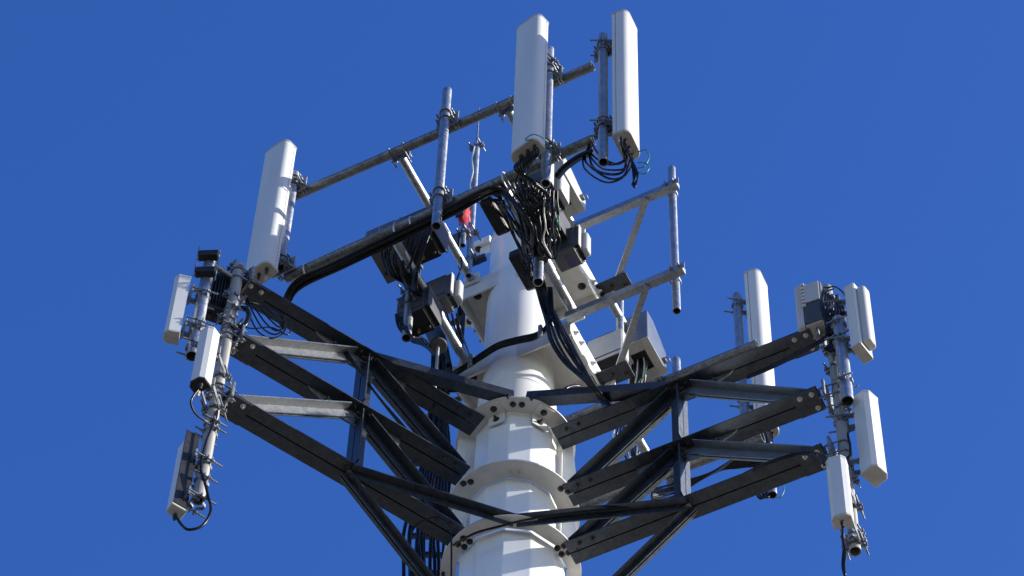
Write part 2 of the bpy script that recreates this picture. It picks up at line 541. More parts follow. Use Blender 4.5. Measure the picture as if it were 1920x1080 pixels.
arm(AZ_L, (24.405, 23.64, 22.835), 'left dark galvanised steel truss arm with three beams reaching to the twin mast pipes', 302.3, 1)
arm(AZ_R, (24.31, 23.49, 22.735), 'right dark galvanised steel truss arm with three beams reaching past the rear panel antenna', 242.3, -1)

# ------------------------------------------------------------------ clamps
def u_bolt(mb, c, axis, back, r, leg, rod=.007):
    """U round a pipe of radius r whose axis is `axis`; legs run towards `back`"""
    axis = axis.normalized(); back = (back - axis * back.dot(axis)).normalized()
    x = axis.cross(back)
    R = r + rod
    pts = [c + x * R + back * leg]
    for k in range(9):
        a = math.pi * k / 8
        pts.append(c + x * R * math.cos(a) - back * R * math.sin(a))
    pts.append(c - x * R + back * leg)
    mb.tube(pts, rod, 6)
    for s in (1, -1):
        p = c + x * R * s + back * (leg - .025)
        mb.hexbolt(p, back, rod * 1.7, .01, False)

def cross_clamp(parent, p_vert, p_horiz, h_dir, rv, rh):
    """plate between an upright pipe and a lying pipe, two U-bolts on each"""
    back = (p_horiz - p_vert); back.z = 0
    dist = back.length; back.normalize()
    h_dir = h_dir.normalized()
    c = p_vert + back * (rv + .007)
    mb = MB().box(c, h_dir, Z, back, .19, .19, .012, .002)
    pl = mb.build('clamp_plate', HARD, parent)
    for dz in (-.055, .055):
        mb = MB(); u_bolt(mb, p_vert + Z * dz, Z, back, rv, rv + .065); mb.build('u_bolt', HARD, pl)
    for dx in (-.065, .065):
        mb = MB(); u_bolt(mb, c + back * (.007 + rh) + h_dir * dx, h_dir, -back, rh, rh + .07); mb.build('u_bolt', HARD, pl)

def saddle(parent, c, axis, face, r, w=.18, rodlen=.14, hgt=.035, mat=None):
    """pair of bent saddle bars round a pipe joined by two threaded rods lying along `face`"""
    axis = axis.normalized(); face = (face - axis * face.dot(axis)).normalized()
    x = axis.cross(face)
    def bar(sgn):
        t = .008
        k = r * .75
        prof = [(-w / 2, 0), (-k, 0), (-k * .45, r * .8), (k * .45, r * .8), (k, 0), (w / 2, 0),
                (w / 2, t), (k * .95, t), (k * .4, r * .8 + t), (-k * .4, r * .8 + t), (-k * .95, t), (-w / 2, t)]
        mb = MB()
        prof2 = [(a, b + r * .28) for a, b in prof]
        # split in convex strips
        n = 6
        for i in range(5):
            quad = [prof2[i], prof2[i + 1], prof2[11 - i - 1], prof2[11 - i]]
            mb.prism(quad, c, x, face * sgn, axis, -hgt / 2, hgt / 2)
        return mb
    a = bar(1).build('clamp_saddle', mat or HARD, parent)
    bar(-1).build('clamp_saddle', mat or HARD, parent)
    for s in (1, -1):
        mb = MB()
        p = c + x * (w / 2 - .02) * s
        mb.tube([p - face * rodlen / 2, p + face * rodlen / 2], .0075, 6)
        for q in (-1, 1):
            mb.hexbolt(p + face * q * (r * .28 + .01), face * q, .014, .01, False)
        mb.build('threaded_rod', HARD, a)

# ------------------------------------------------------------------ pipes
def mast(px, py, plane, ytop, ybot, r, label, name='mast_pipe', group=None, mat=None, v=True):
    p = Pv(px, py, plane) if v else Py(px, py, plane)
    z1, z0 = zat(p, ytop), zat(p, ybot)
    t = thing(name, label, 'pipe', at_z(p, z0), group)
    MB().pipe(at_z(p, z0), at_z(p, z1), r, .006, 28).build('tube', mat or GALV, t)
    return t, p

# ------------------------------------------------------------------ front and rear antenna frames
VF, VR = 1.56, -1.2
RP = 0.039
def face_pipe(parent, a, b, r=RP):
    MB().pipe(a, b, r, .006, 28).build('face_pipe', FPIPE, parent)
def standoff(parent, u, v0, v1, z, s, r=.036):
    a, b = W(u, v0, z), W(u, v1, z)
    st = MB().pipe(a, b, r, .005, 24).build('standoff_pipe', GALV, parent)
    mid = a.lerp(b, .55)
    MB().pipe(mid, mid + (b - a).normalized() * .10, r + .007, .006, 24).build('sleeve', GALV, st)
    d = (b - a).normalized()
    MB().box(a + d * .012, U, Z, d, .16, .07, .012, .002).build('saddle_plate', HARD, st)
    for du in (-.062, .062):
        mb = MB(); u_bolt(mb, W(u + du, VF if v0 > 0 else VR, z), U, d, RP, RP + .065); mb.build('u_bolt', HARD, st)
    MB().box(b - d * .008, U, Z, d, .14, .14, .014, .003).build('foot_plate', PLATE, st)

front = thing('antenna_frame', 'front antenna frame of two long sloping galvanised pipes above the pole', 'antenna frame', W(0.1, .6, ZC_LO))
uA, uB = Pv(545, 371, VF), Pv(1112, 124, VF)
lA, lB = Pv(536, 522, VF), Pv(1112, 262, VF)
ZU = (uA.z + uB.z) / 2; ZL = (lA.z + lB.z) / 2
face_pipe(front, uA, uB); face_pipe(front, lA, lB, .042)
for u in (-.31, .63):
    standoff(front, u, VF - .045, .262, ZU, 1)
    standoff(front, u, VF - .048, .262, ZL, 1)

rear = thing('antenna_frame', 'rear antenna frame of two galvanised pipes half hidden behind the right truss arm', 'antenna frame', W(.3, -.6, ZC_LO))
rA, rB = Pv(1040, 798, VR), Pv(1420, 645, VR)
sA, sB = Pv(1050, 963, VR), Pv(1430, 818, VR)
face_pipe(rear, rA, rB); face_pipe(rear, sA, sB, .05)
ZRU = (rA.z + rB.z) / 2; ZRL = (sA.z + sB.z) / 2
for u in (-.31, .63):
    standoff(rear, u, VR + .045, -.262, ZRU, -1)
    standoff(rear, u, VR + .05, -.262, ZRL, -1)

# ------------------------------------------------------------------ white collars welded to the upper pole
def collar(zc, label):
    t = thing('bracket_collar', label, 'pole bracket', (0, 0, zc))
    u0, u1, v, h = -.42, .57, .25, .235
    for s in (1, -1):
        mb = MB()
        mb.box(W((u0 + u1) / 2, v * s, zc), U, V, Z, u1 - u0, .014, h, .003)
        mb.build('long_plate', PLATE, t)
    MB().box(W((u0 + u1) / 2, 0, zc + h / 2 - .05), U, V, Z, u1 - u0 - .01, 2 * v - .016, .012, 0).build('inner_plate', PLATE, t)
    for u, s in ((u0, -1), (u1, 1)):
        ep = thing_part = MB().prism(
            [(-v - .02, -h / 2 + .03), (-v + .03, -h / 2 - .005), (-.05, -h / 2 - .005), (-.02, -h / 2 + .03), (.03, -h / 2 + .03), (.06, -h / 2 - .005), (v - .03, -h / 2 - .005), (v + .02, -h / 2 + .03), (v + .02, h / 2), (-v - .02, h / 2)],
            W(u, 0, zc), V, Z, U, -.007 + s * .004, .007 + s * .004).build('end_plate', PLATE, t)
        for vv in (-.2, -.1, .1, .2):
            MB().hexbolt(W(u + s * .012, vv, zc - .02), U * s, .02, .014).build('bolt', ZINC if s > 0 else BOLT, ep)
        for vv in (-.14, .14):
            MB().hexbolt(W(u - s * .10, vv, zc + h / 2 - .057), -Z, .022, .016).build('bolt', BOLT, ep)
    return t
collar(ZC_LO, 'lower white bracket collar welded round the pole under the draped black cables')
uc = collar(ZC_UP, 'upper white bracket collar welded round the pole close below its top')

for px, py, v, ln in ((890, 594, -.20, .24), (906, 459, .02, .16)):
    c = Pv(px, py, v)
    MB().box(c, U, V, Z, ln, .08, .09, .004).build('side_bracket', PLATE, uc)
    MB().hexbolt(c - Z * .046 - U * .04, -Z, .02, .014).build('bolt', BOLT, uc)
    MB().box(c - Z * .10 + U * .03, U, V, Z, .11, .012, .13, .003).build('gusset', PLATE, uc)

# ------------------------------------------------------------------ panel antennas
def panel(name, label, top, height, w, d, face, kind, conns=4, lean=0.0, cat='antenna', group=None, bottom_mat=None, mat=None):
    """tall flat antenna. top = middle of its upper end; face = azimuth it looks at"""
    fy = az(face); fx = az(face - 90)               # fx x fy = +Z
    axis = Vec((0, 0, 1))
    base = Vec(top) - Z * height
    t = thing(name, label, cat, base, group)
    mat = mat or PANEL
    if kind == 'big':
        front_d = d * .72
        pr = rrect(w, front_d, min(.055, front_d * .62), .004, 7)
        MB().prism(pr, base + fy * (d - front_d) / 2, fx, fy, axis, .012, height - .012, .006, True).build('radome', mat, t)
        pb = rrect(w * .985, d - front_d - .004, .004, .02, 4)
        MB().prism(pb, base - fy * (front_d / 2 + .002), fx, fy, axis, .012, height - .012, .004, False).build('back_tray', mat, t)
        full = rrect(w + .006, d + .006, .058, .02, 7)
        MB().prism(full, base, fx, fy, axis, height - .014, height + .002, .003, True).build('top_cap', TAN, t)
        bc = MB().prism(full, base, fx, fy, axis, -.016, .014, .004, True).build('bottom_cap', bottom_mat or TAN, t)
    else:
        ch = .028 if kind == 'chamfer' else .008
        pr = [(w / 2, -d / 2), (w / 2, d / 2 - ch), (w / 2 - ch, d / 2), (-w / 2 + ch, d / 2), (-w / 2, d / 2 - ch), (-w / 2, -d / 2)]
        MB().prism(pr, base, fx, fy, axis, .02, height - .02, .003).build('radome', mat, t)
        pr2 = [(a * 1.03, b * 1.04) for a, b in pr]
        MB().prism(pr2, base, fx, fy, axis, height - .021, height, .004).build('top_cap', mat, t)
        bc = MB().prism(pr2, base, fx, fy, axis, 0, .021, .004).build('bottom_cap', bottom_mat or TAN, t)
    for i in range(conns):
        k = (i + .5) / conns - .5
        p = base + fx * (k * w * .78) + fy * (.02 * (-1) ** i - .01) - Z * .016
        mb = MB()
        mb.cyl(p, p - Z * .03, .015, 12); mb.cyl(p - Z * .03, p - Z * .06, .011, 12)
        mb.build('connector', ZINC if i % 2 else BOLT, bc)
    return t, base, fx, fy

def tilt_bracket(parent, pipe_p, z, ant_p, fx, r=.038):
    """two-plate bracket from a mast pipe to the back of an antenna"""
    d = (at_z(ant_p, z) - at_z(pipe_p, z)); L = d.length; d.normalize()
    x = Z.cross(d)
    mb = MB()
    for s in (1, -1):
        mb.box(at_z(pipe_p, z) + d * (L / 2) + x * .045 * s, d, x, Z, max(L - .02, .05), .007, .055, .001)
    b = mb.build('tilt_bracket', HARD, parent)
    saddle(parent, at_z(pipe_p, z), Z, d, r, .17, .2)
    MB().box(at_z(pipe_p, z) + d * (L - .02), d, x, Z, .015, .13, .09, .002).build('back_plate', HARD, b)

# upright pipes on the front frame
def frame_mast(px, py, v, ytop, ybot, label, r=.037, group=None):
    t, p = mast(px, py, v, ytop, ybot, r, label, group=group)
    for zz in (ZU, ZL):
        u = p.dot(U)
        cross_clamp(t, at_z(p, zz), W(u, VF, zz), U, r, RP)
    return t, p
t_a, pm_a = frame_mast(541, 400, 1.67, 326, 500, 'upright mast pipe close behind the leftmost tall white panel antenna')
frame_mast(828, 300, 1.67, 170, 424, 'bare upright mast pipe clamped across both front frame pipes')
t_b, pm_b = frame_mast(1027, 200, 1.67, 93, 344, 'upright mast pipe behind the wide central panel antenna with its open end below')
t_c, pm_c = frame_mast(1131, 200, 1.67, 68, 304, 'upright mast pipe beside the topmost right panel antenna')

def big_panel(label, px_top, py_top, v, ybot, w, d, face, mastp, mastt, conns=5, zbr=None):
    p = Pv(px_top, py_top, v)
    zb = zat(p, ybot)
    t, base, fx, fy = panel('panel_antenna', label, p, p.z - zb, w, d, face, 'big', conns)
    H = p.z - zb
    for z in (zbr or (p.z - H * .18, zb + H * .16)):
        tilt_bracket(mastt, mastp, z, base - fy * d / 2, fx)
    return t, base, fx, fy, H
A1 = big_panel('leftmost tall white panel antenna with a pipe shadow across its sunlit edge', 525, 284, 1.83, 514, .25, .135, 230, pm_a, t_a, 5)
A2 = big_panel('wide tall white panel antenna in the centre above tangled black jumpers', 997, 50, 1.87, 285, .25, .135, 228, pm_b, t_b, 6)
A3 = big_panel('slim seen tall white panel antenna turned right at the top right of the front frame', 1172, 45, 1.62, 272, .25, .135, 334, pm_c, t_c, 6)

# rear frame masts and antenna
t_d, pm_d = mast(1388, 660, -1.33, 555, 790, .037, 'upright rear mast pipe in front of the far right tall white panel antenna')
for zz in (ZRU, ZRL):
    cross_clamp(t_d, at_z(pm_d, zz), W(pm_d.dot(U), VR, zz), U, .037, RP)
t_e, pm_e = mast(1272, 800, -1.33, 675, 925, .036, 'upright rear mast pipe passing behind the node of the right truss arm')
for zz in (ZRU, ZRL):
    cross_clamp(t_e, at_z(pm_e, zz), W(pm_e.dot(U), VR, zz), U, .036, RP)
t_f, pm_f = mast(1446, 900, -1.45, 840, 928, .037, 'short pipe end with looped black cables under the right truss arm')
A4 = big_panel('tall white panel antenna standing behind the right truss arm', 1418, 528, -1.4, 796, .25, .135, 334, pm_d, t_d, 6)
cross_clamp(t_f, at_z(pm_f, zat(pm_f, 862)), W(pm_f.dot(U), VR, zat(pm_f, 862)), U, .037, RP)

# thin pole with lightning whip on the upper collar
t_w, pm_w = mast(886, 400, .36, 272, 517, .026, 'slim pale pipe with a thin lightning whip beside the pole top', 'whip_pole')
zt = zat(pm_w, 272)
MB().tube([at_z(pm_w, zt - .05), at_z(pm_w, zt + .28), at_z(pm_w, zat(pm_w, 202))], .006, 6, rs=[.009, .007, .004]).build('whip', HARD, t_w)
saddle(t_w, at_z(pm_w, zt - .03), Z, V, .026, .13, .14, .04)
for yy in (440, 485):
    zc_ = zat(pm_w, yy)
    saddle(t_w, at_z(pm_w, zc_), Z, V, .026, .13, .16)
MB().box(at_z(pm_w, zat(pm_w, 483)) - V * .05, U, V, Z, .24, .05, .05, .003).build('bracket_bar', STEEL, t_w)
pw = [at_z(pm_w, zat(pm_w, y)) + V * .03 - U * (.012 + .008 * math.sin(y * .13)) for y in range(278, 430, 12)]
cable(pw, .007, 'thin light grey ground wire strapped down the slim whip pole', mat=WIRE, name='ground_wire')

# ------------------------------------------------------------------ side arm on the right
side = thing('side_arm', 'light grey galvanised side arm bracket with one bare upright pipe on the right', 'side arm', W(.6, .28, ZC_LO))
for (x0, y0, x1, y1) in ((1083, 424, 1271, 346), (1062, 598, 1282, 502)):
    a, b = Pv(x0, y0, .34), Pv(x1, y1, .34)
    zz = (a.z + b.z) / 2
    d = U
    mb = MB()
    mb.prism([(-.03, -.035), (.03, -.035), (.03, .035), (-.03, .035)], at_z(a, zz), V, Z, d, 0, (b - a).length)
    bar = mb.build('arm_bar', GALV, side)
    be = at_z(a, zz) + d * (b - a).length
    MB().box(be - d * .05 + V * .033, d, V, Z, .14, .006, .075, .001).build('jaw_plate', GALV, bar)
    for k in (.02, .085):
        MB().hexbolt(be - d * k + V * .037, V, .012, .01).build('bolt', HARD, bar)
    # brace lying flat from the bar to the back of the collar
    mb = MB()
    p0 = at_z(a, zz) + d * ((b - a).length * .68) - Z * .041
    p1 = W(.74, -.22, zz - .06)
    dd = (p1 - p0).normalized(); sd = dd.cross(Z).normalized()
    mb.prism([(-.024, -.02), (.024, -.02), (.024, .02), (-.024, .02)], p0, sd, Z, dd, -.02, (p1 - p0).length)
    mb.build('diagonal_brace', GALV, side)
    MB().box(W(.70, -.23, zz - .088), U, V, Z, .30, .15, .012, .002).build('foot_plate', STEEL, side)
    for du in (-.1, 0, .1):
        MB().hexbolt(W(.70 + du, -.26 + .04 * (du == 0), zz - .095), -Z, .013, .01).build('bolt', BOLT, side)
t_s, pm_s = mast(1264, 450, .255, 316, 583, .031, 'bare upright pipe at the end of the right side arm')
for yy in (366, 530):
    mb = MB(); u_bolt(mb, at_z(pm_s, zat(pm_s, yy)), Z, V, .031, .10); mb.build('u_bolt', GALV, t_s)

# ------------------------------------------------------------------ radios
def mark_plate(parent, c, x, y, n, w=.10, h=.05):
    """small purple outlined rectangle with a bar in it"""
    mb = MB()
    t = .012
    for cx, cy, lx, ly in ((0, h / 2, w, t), (0, -h / 2, w, t), (-w / 2, 0, t, h - t), (w / 2, 0, t, h - t), (0, 0, w * .5, t)):
        mb.box(c + x * cx + y * cy, x, y, n, lx, ly, .003)
    return mb.build('mark', PURPLE, parent)

def radio(label, px, py, v, w, d, h, ux=None, mat=None, fins=True, mark=False, conn=6, under=None, light_side=False, rot=0, name='radio_unit'):
    """radio box hung from a pipe; (px, py) is its lower front left corner on plane v"""
    ux = ux or U
    if rot: ux = Matrix.Rotation(RAD(rot), 3, 'Z') @ ux
    vy = ux.cross(Z)                                      # towards the viewer
    o = Pv(px, py, v)
    c0 = o + ux * w / 2 - vy * d / 2
    t = thing(name, label, 'radio', c0)
    mat = mat or GREY
    body = MB().box(c0 + Z * h / 2, ux, vy, Z, w, d, h, .012).build('housing', mat, t)
    if fins:
        nf = max(5, int(d / .022))
        mb = MB()
        for i in range(nf):
            mb.box(c0 + ux * (w / 2 + .016) - vy * (d * (i + .5) / nf - d / 2) + Z * h / 2, ux, vy, Z, .031, .006, h * .9)
        mb.build('cooling_fins', mat, t)
        if light_side:
            MB().box(c0 + ux * (w / 2 + .036) + vy * d * .36 + Z * h / 2, ux, vy, Z, .008, d * .26, h * .96, .003).build('side_strip', PANELG, t)
            MB().prism(rrect(d * .5, .05, .02, .003, 4), c0 + ux * (w / 2 + .05) - vy * d * .18, -vy, ux, Z, .03, h * .9, .008, True).build('side_cover', GREY, t)
        else:
            MB().box(c0 + ux * (w / 2 + .036) + Z * h / 2, ux, vy, Z, .008, d * 1.02, h * .96, .003).build('side_cover', mat, t)
    bp = MB().box(c0 - Z * .010, ux, vy, Z, w * .94, d * .94, .018, .003).build('bottom_panel', under or DGREY, t)
    for i in range(conn):
        a = -.36 + .72 * (i % 3) / 2; b = -.25 + .5 * (i // 3)
        p = c0 + ux * a * w + vy * b * d - Z * .018
        MB().cyl(p, p - Z * .035, .013, 10).build('connector', BRASS if i % 4 == 1 else BOLT, bp)
    if mark:
        mark_plate(bp, c0 + ux * w * .1 - Z * .0205 - vy * d * .1, vy, ux, -Z, min(.1, d * .6), .05)
    hb = MB()
    p = c0 + Z * h + vy * d * .2
    hb.tube(catmull([p - ux * w * .3, p - ux * w * .25 + Z * .05, p + ux * w * .25 + Z * .05, p + ux * w * .3], 4), .009, 6)
    hb.build('handle', DARK, t)
    # seam strip along the front
    MB().box(c0 + vy * (d / 2 + .002) + Z * h * .12, ux, vy, Z, w * .9, .004, .012).build('seam_strip', DGREY, t)
    return t, c0

radio('grey radio unit at the far left under the front frame pipe', 682, 458, 1.28, .27, .40, .2, mat=MGREY, mark=True, under=MGREY, conn=3)
radio('dark radio unit with rows of connectors left of the bare mast pipe', 742, 452, 1.24, .27, .27, .36, mat=DGREY, conn=6, under=DARK)
radio('grey blue radio unit with a small purple mark beside the lower left standoff', 786, 573, .80, .23, .16, .33, mat=MGREY, mark=True, under=MGREY, conn=0, light_side=True)
radio('large black radio unit directly under the central panel antenna', 952, 366, 1.22, .31, .32, .36, mat=DGREY, under=DARK, conn=6, light_side=True)
radio('small dark radio unit with a purple mark and pale side cover above the upper collar', 1034, 478, .72, .19, .17, .32, mat=DGREY, mark=True, under=MGREY, conn=0, light_side=True)
radio('flat faced pale grey radio unit right of the lower collar', 1100, 685, -.42, .31, .13, .36, mat=GREY, conn=2, under=DARK, fins=False)

radio('second black radio unit low behind the jumpers under the central panel antenna', 966, 428, .98, .28, .30, .30, mat=DGREY, under=DARK, conn=5)

def hood(label, px, py, v, w, d, h, mat):
    """open-bottomed equipment hood with a latch; (px, py) is its lower front right corner"""
    o = Pv(px, py, v)
    c = o - U * w / 2 - V * d / 2
    t = thing('equipment_hood', label, 'equipment box', c)
    th = .008
    mb = MB()
    mb.box(c + V * (d / 2 - th / 2) + Z * h / 2, U, V, Z, w, th, h, .002)
    mb.box(c - V * (d / 2 - th / 2) + Z * h * .3, U, V, Z, w, th, h * .6, .002)
    for s in (1, -1):
        x = U * s * (w / 2 - th / 2)
        prof = [(d / 2 - th - .0005, 0), (d / 2 - th - .0005, h), (d * .2, h), (-d / 2 + th + .0005, h * .6), (-d / 2 + th + .0005, 0)]
        mb.prism(prof, c + x, V, Z, U, -th / 2, th / 2)
    mb.prism([(-d / 2, h * .6 + .001), (d * .2, h + .001), (d / 2, h + .001), (d / 2, h + .001 + th), (d * .2, h + .001 + th), (-d / 2, h * .6 + .001 + th)], c, V, Z, U, -w / 2, w / 2)
    mb.build('cover', mat, t)
    mb = MB()
    for s in (1, -1):
        mb.box(c + U * s * (w / 2 - .035) - Z * .006, U, V, Z, .07, d, .01, .002)
        mb.box(c + V * s * (d / 2 - .05) - Z * .0065, U, V, Z, w - .142, .1, .009, .002)
    rim = mb.build('bottom_rim', TAN, t)
    MB().box(c + Z * .06, U, V, Z, w * .62, d * .62, .09, .004).build('inner_unit', DARK, t)
    mb = MB()
    lp = c + U * (w / 2 + .012) - V * (d * .30) + Z * .07
    mb.box(lp, U, V, Z, .02, .05, .03, .003)
    mb.tube([lp + U * .01 + V * .02, lp + U * .035 + V * .02, lp + U * .035 - V * .03, lp + U * .01 - V * .03], .006, 6)
    mb.build('latch', HARD, t)
    return t
hood('open bottomed grey equipment hood with a latch right of the black radio', 1056, 318, 1.0, .22, .40, .24, GREY)
hood('blue grey open bottomed equipment hood with a latch behind the side arm', 1214, 630, -.62, .27, .38, .40, BLUESH)

# pipes the radios hang on
t_p1, pm_p1 = mast(765, 600, .98, 470, 634, .037, 'short radio pipe with its open end below the left radio cluster')
t_p2, pm_p2 = mast(1010, 490, .98, 345, 529, .038, 'short radio pipe with its open end in front of the white pole')
t_p3, pm_p3 = mast(1162, 580, -.5, 563, 640, .032, 'short pale pipe sticking up behind the flat grey radio')
for tt, pp in ((t_p1, pm_p1), (t_p2, pm_p2)):
    for zz in (ZU, ZL):
        pass
for yy in (470, 440): saddle(t_p2, at_z(pm_p2, zat(pm_p2, yy)), Z, V, .038, .16, .18)
for yy in (572, 545): saddle(t_p1, at_z(pm_p1, zat(pm_p1, yy)), Z, V, .037, .16, .18)

# angle posts behind the left radios and cross bars
def post(label, px, py, v, ytop, ybot, leg=.05):
    p = Pv(px, py, v)
    a, b = at_z(p, zat(p, ybot)), at_z(p, zat(p, ytop))
    mb = MB(); L_bar(mb, a, b, leg, .006, V, U)
    return tag(mb.build('angle_post', STEEL), label, 'steel angle')
post('steel angle post behind the dark radio beside the upper standoff', 783, 460, .7, 432, 520)
post('long steel angle post left of the pole below the blue grey radio', 862, 600, .1, 560, 668)
post('steel angle post beside the long cable drop left of the pole', 812, 790, -.15, 700, 900, .06)
def crossbar(label, x0, y0, x1, y1, v):
    a, b = Pv(x0, y0, v), Pv(x1, y1, v)
    mb = MB(); L_bar(mb, a, b, .045, .006, Z, V)
    return tag(mb.build('cross_bar', STEEL), label, 'steel angle')
crossbar('short steel cross bar left of the pole above the round disc antenna', 838, 618, 872, 598, .2)
crossbar('tiny steel cross bar behind the upper left standoff', 776, 466, 800, 456, .72)
crossbar('short steel cross bar low beside the collar at the cable drop', 822, 770, 880, 745, -.1)

# red and white wrapped lamp on its clamp beside the whip pole
rp = Pv(869, 440, .45)
t = thing('obstruction_lamp', 'red and white wrapped lamp on a dark clamp beside the whip pole', 'lamp', rp)
zt_, zb_ = zat(rp, 378), zat(rp, 432)
n = 14; vs = []; fs = []
lv = 7
for i in range(lv):
    f = i / (lv - 1)
    c = at_z(rp, zb_ + (zt_ - zb_) * f) - U * (.02 * f) + U * .012 * math.sin(i * 2.1)
    rr = .016 + .026 * math.sin(f * 2.2) + .008 * math.cos(i * 3)
    for k in range(n):
        a = 2 * math.pi * k / n
        q = rr * (1 + .22 * math.sin(3 * a + i * 1.3) + .1 * math.sin(5 * a + i))
        vs.append(c + U * math.cos(a) * q + V * math.sin(a) * q)
for i in range(lv - 1):
    for k in range(n):
        fs.append([i * n + k, i * n + (k + 1) % n, (i + 1) * n + (k + 1) % n, (i + 1) * n + k])
MB().add(vs, fs, True).add(vs[-n:], [list(range(n))]).add(vs[:n], [list(range(n))[::-1]]).build('wrapping', RED, t)
c = at_z(rp, zt_ - .03)
MB().box(c + V * .07, U, Z, V, .05, .07, .012, .003).build('white_patch', PANEL, t)
MB().box(at_z(rp, zb_ + .2) + V * .065 - U * .01, U, Z, V, .075, .12, .02, .006).build('dark_band', DARK, t)
MB().pipe(at_z(rp, zb_ - .25), at_z(rp, zb_ + .1), .022, .005, 16).build('stem', HARD, t)
saddle(t, at_z(rp, zb_ - .04), Z, V, .022, .11, .13)
MB().box(at_z(rp, zb_ - .16) - U * .07, U, V, Z, .07, .07, .2, .006).build('driver_box', DGREY, t)

# GPS disc on a stem above the left arm
gp = Py(821, 655, -.36)
zd = zat(gp, 649)
t = thing('disc_antenna', 'pale round disc antenna on a thin bright stem above the left truss arm', 'antenna', at_z(gp, zat(gp, 748)))
MB().lathe([(.001, zd - .002), (.066, zd - .004), (.070, zd), (.070, zd + .018), (.06, zd + .026), (.02, zd + .05), (.001, zd + .052)], Vec((gp.x, gp.y, 0)), 40, sharp=True).build('disc', MGREY, t)
MB().pipe(at_z(gp, zat(gp, 748)), at_z(gp, zd), .012, .002, 16).build('stem', ZINC, t)
q = at_z(gp, zat(gp, 748))
cable([q, q - Z * .1, q - Z * .2 - U * .05, q - Z * .35 - U * .12, q - Z * .5 - U * .12], .006, 'thin black wire curling out of the disc antenna stem')

# ------------------------------------------------------------------ left mast group
YL = -1.33
t_l1, pl1 = mast(411, 712, YL - .02, 500, 938, .043, 'long left mast pipe at the end of the left truss arm', v=False, mat=PIPE2)
t_l2, pl2 = mast(378, 570, YL - .16, 484, 668, .044, 'shorter left mast pipe carrying the thick dark clamp blocks', v=False)
dL = az(AZ_L); nL = az(302.3)
for yy in (508, 560, 586, 603, 622, 640, 735, 752): saddle(t_l1, at_z(pl1, zat(pl1, yy)), Z, nL if yy not in (586, 622) else dL, .043, .17, .15, .03)
for yy in (800, 812, 905): saddle(t_l1, at_z(pl1, zat(pl1, yy)), Z, dL, .043, .16, .18)
for zb2 in (24.46, 23.66, 22.845):
    c = at_z(pl1, zb2)
    MB().box(c - dL * .075, dL, nL, Z, .02, .2, .18, .003).build('clamp_plate', HARD, t_l1)
    for dz in (-.06, .06):
        mb = MB(); u_bolt(mb, c + Z * dz, Z, -dL, .043, .12); mb.build('u_bolt', HARD, t_l1)
for yy, hh in ((493, .11), (524, .11)):
    c = at_z(pl2, zat(pl2, yy)) + az(265) * .062
    MB().box(c, az(-5), az(85), Z, .15, .06, hh * .6, .006).build('clamp_block', DARK, t_l2)
    for s in (1, -1):
        MB().tube([c + az(10) * .075 * s - Z * .09, c + az(10) * .075 * s + Z * .10], .007, 6).build('threaded_rod', HARD, t_l2)
for yy in (492, 645):
    a, b = at_z(pl2, zat(pl2, yy)), at_z(pl1, zat(pl2, yy))
    MB().tube([a, b], .022, 10).build('cross_tube', HARD, t_l2)
for yy in (615, 655): saddle(t_l2, at_z(pl2, zat(pl2, yy)), Z, az(200), .044, .17, .2, .05)

def small_panel(label, px, py, y, h_px, w, d, face, kind='chamfer', conns=1, under=None, mat=None, mastt=None, mastp=None):
    p = Py(px, py, y)
    zb = zat(p, py + h_px)
    t, base, fx, fy = panel('small_antenna', label, p, p.z - zb, w, d, face, kind, conns, bottom_mat=under, mat=mat)
    if mastt:
        H = p.z - zb
        for z in (p.z - H * .2, zb + H * .2): tilt_bracket(mastt, mastp, z, base - fy * d / 2, fx, .043)
    return t, base, fx, fy
S1 = small_panel('far left small white panel antenna with a brown underside', 342, 527, YL - .2, 106, .105, .11, 190, conns=0, mastt=t_l2, mastp=pl2)
S2 = small_panel('left small white panel antenna with a black bottom in front of the long mast pipe', 391, 625, YL - .30, 98, .125, .10, 236, conns=2, under=DARK, mastt=t_l1, mastp=pl1)
S3 = small_panel('lowest left small antenna seen from its dark back at the mast foot', 352, 842, YL - .05, 118, .11, .085, 122, 'plain', conns=1, mat=PANEL, mastt=t_l1, mastp=pl1)
# dark finned back of the lowest left antenna
_b, _x, _y = S3[1], S3[2], S3[3]
MB().box(_b - _y * .047 + Z * .46, _x, _y, Z, .104, .006, .88, .001).build('back_cover', DARK, S3[0])

def finned(label, c, ax, w, d, h, mat, fins=9):
    ay = Z.cross(ax)
    t = thing('radio_unit', label, 'radio', c - Z * h / 2)
    MB().box(c, ax, ay, Z, w, d, h, .01).build('housing', mat, t)
    mb = MB()
    for i in range(fins):
        mb.box(c - ay * (d / 2 + .018) + ax * ((i + .5) / fins - .5) * w, ax, ay, Z, .006, .036, h * .86)
    mb.build('cooling_fins', mat, t)
    bp = MB().box(c - Z * (h / 2 + .008), ax, ay, Z, w * .8, d * .8, .014, .003).build('bottom_panel', DARK, t)
    for i in range(3):
        p = c - Z * (h / 2 + .014) + ax * (i - 1) * w * .25
        MB().cyl(p, p - Z * .035, .013, 10).build('connector', BOLT, bp)
    return t
finned('black finned radio unit between the two left mast pipes', Py(412, 560, YL + .06), az(20), .20, .13, .5, DARK)
lc = thing('cable_loop', 'thick black cable loop beside the clamps of the long left mast pipe', 'cable', Py(452, 600, YL - .05))
cc = Py(450, 596, YL - .05)
MB().tube(catmull([cc + Vec((-.03, 0, .14)), cc + Vec((.04, 0, .12)), cc + Vec((.06, 0, 0)), cc + Vec((.03, 0, -.12)), cc + Vec((-.05, 0, -.13))], 6), .02, 8).build('jacket', BLACK, lc)

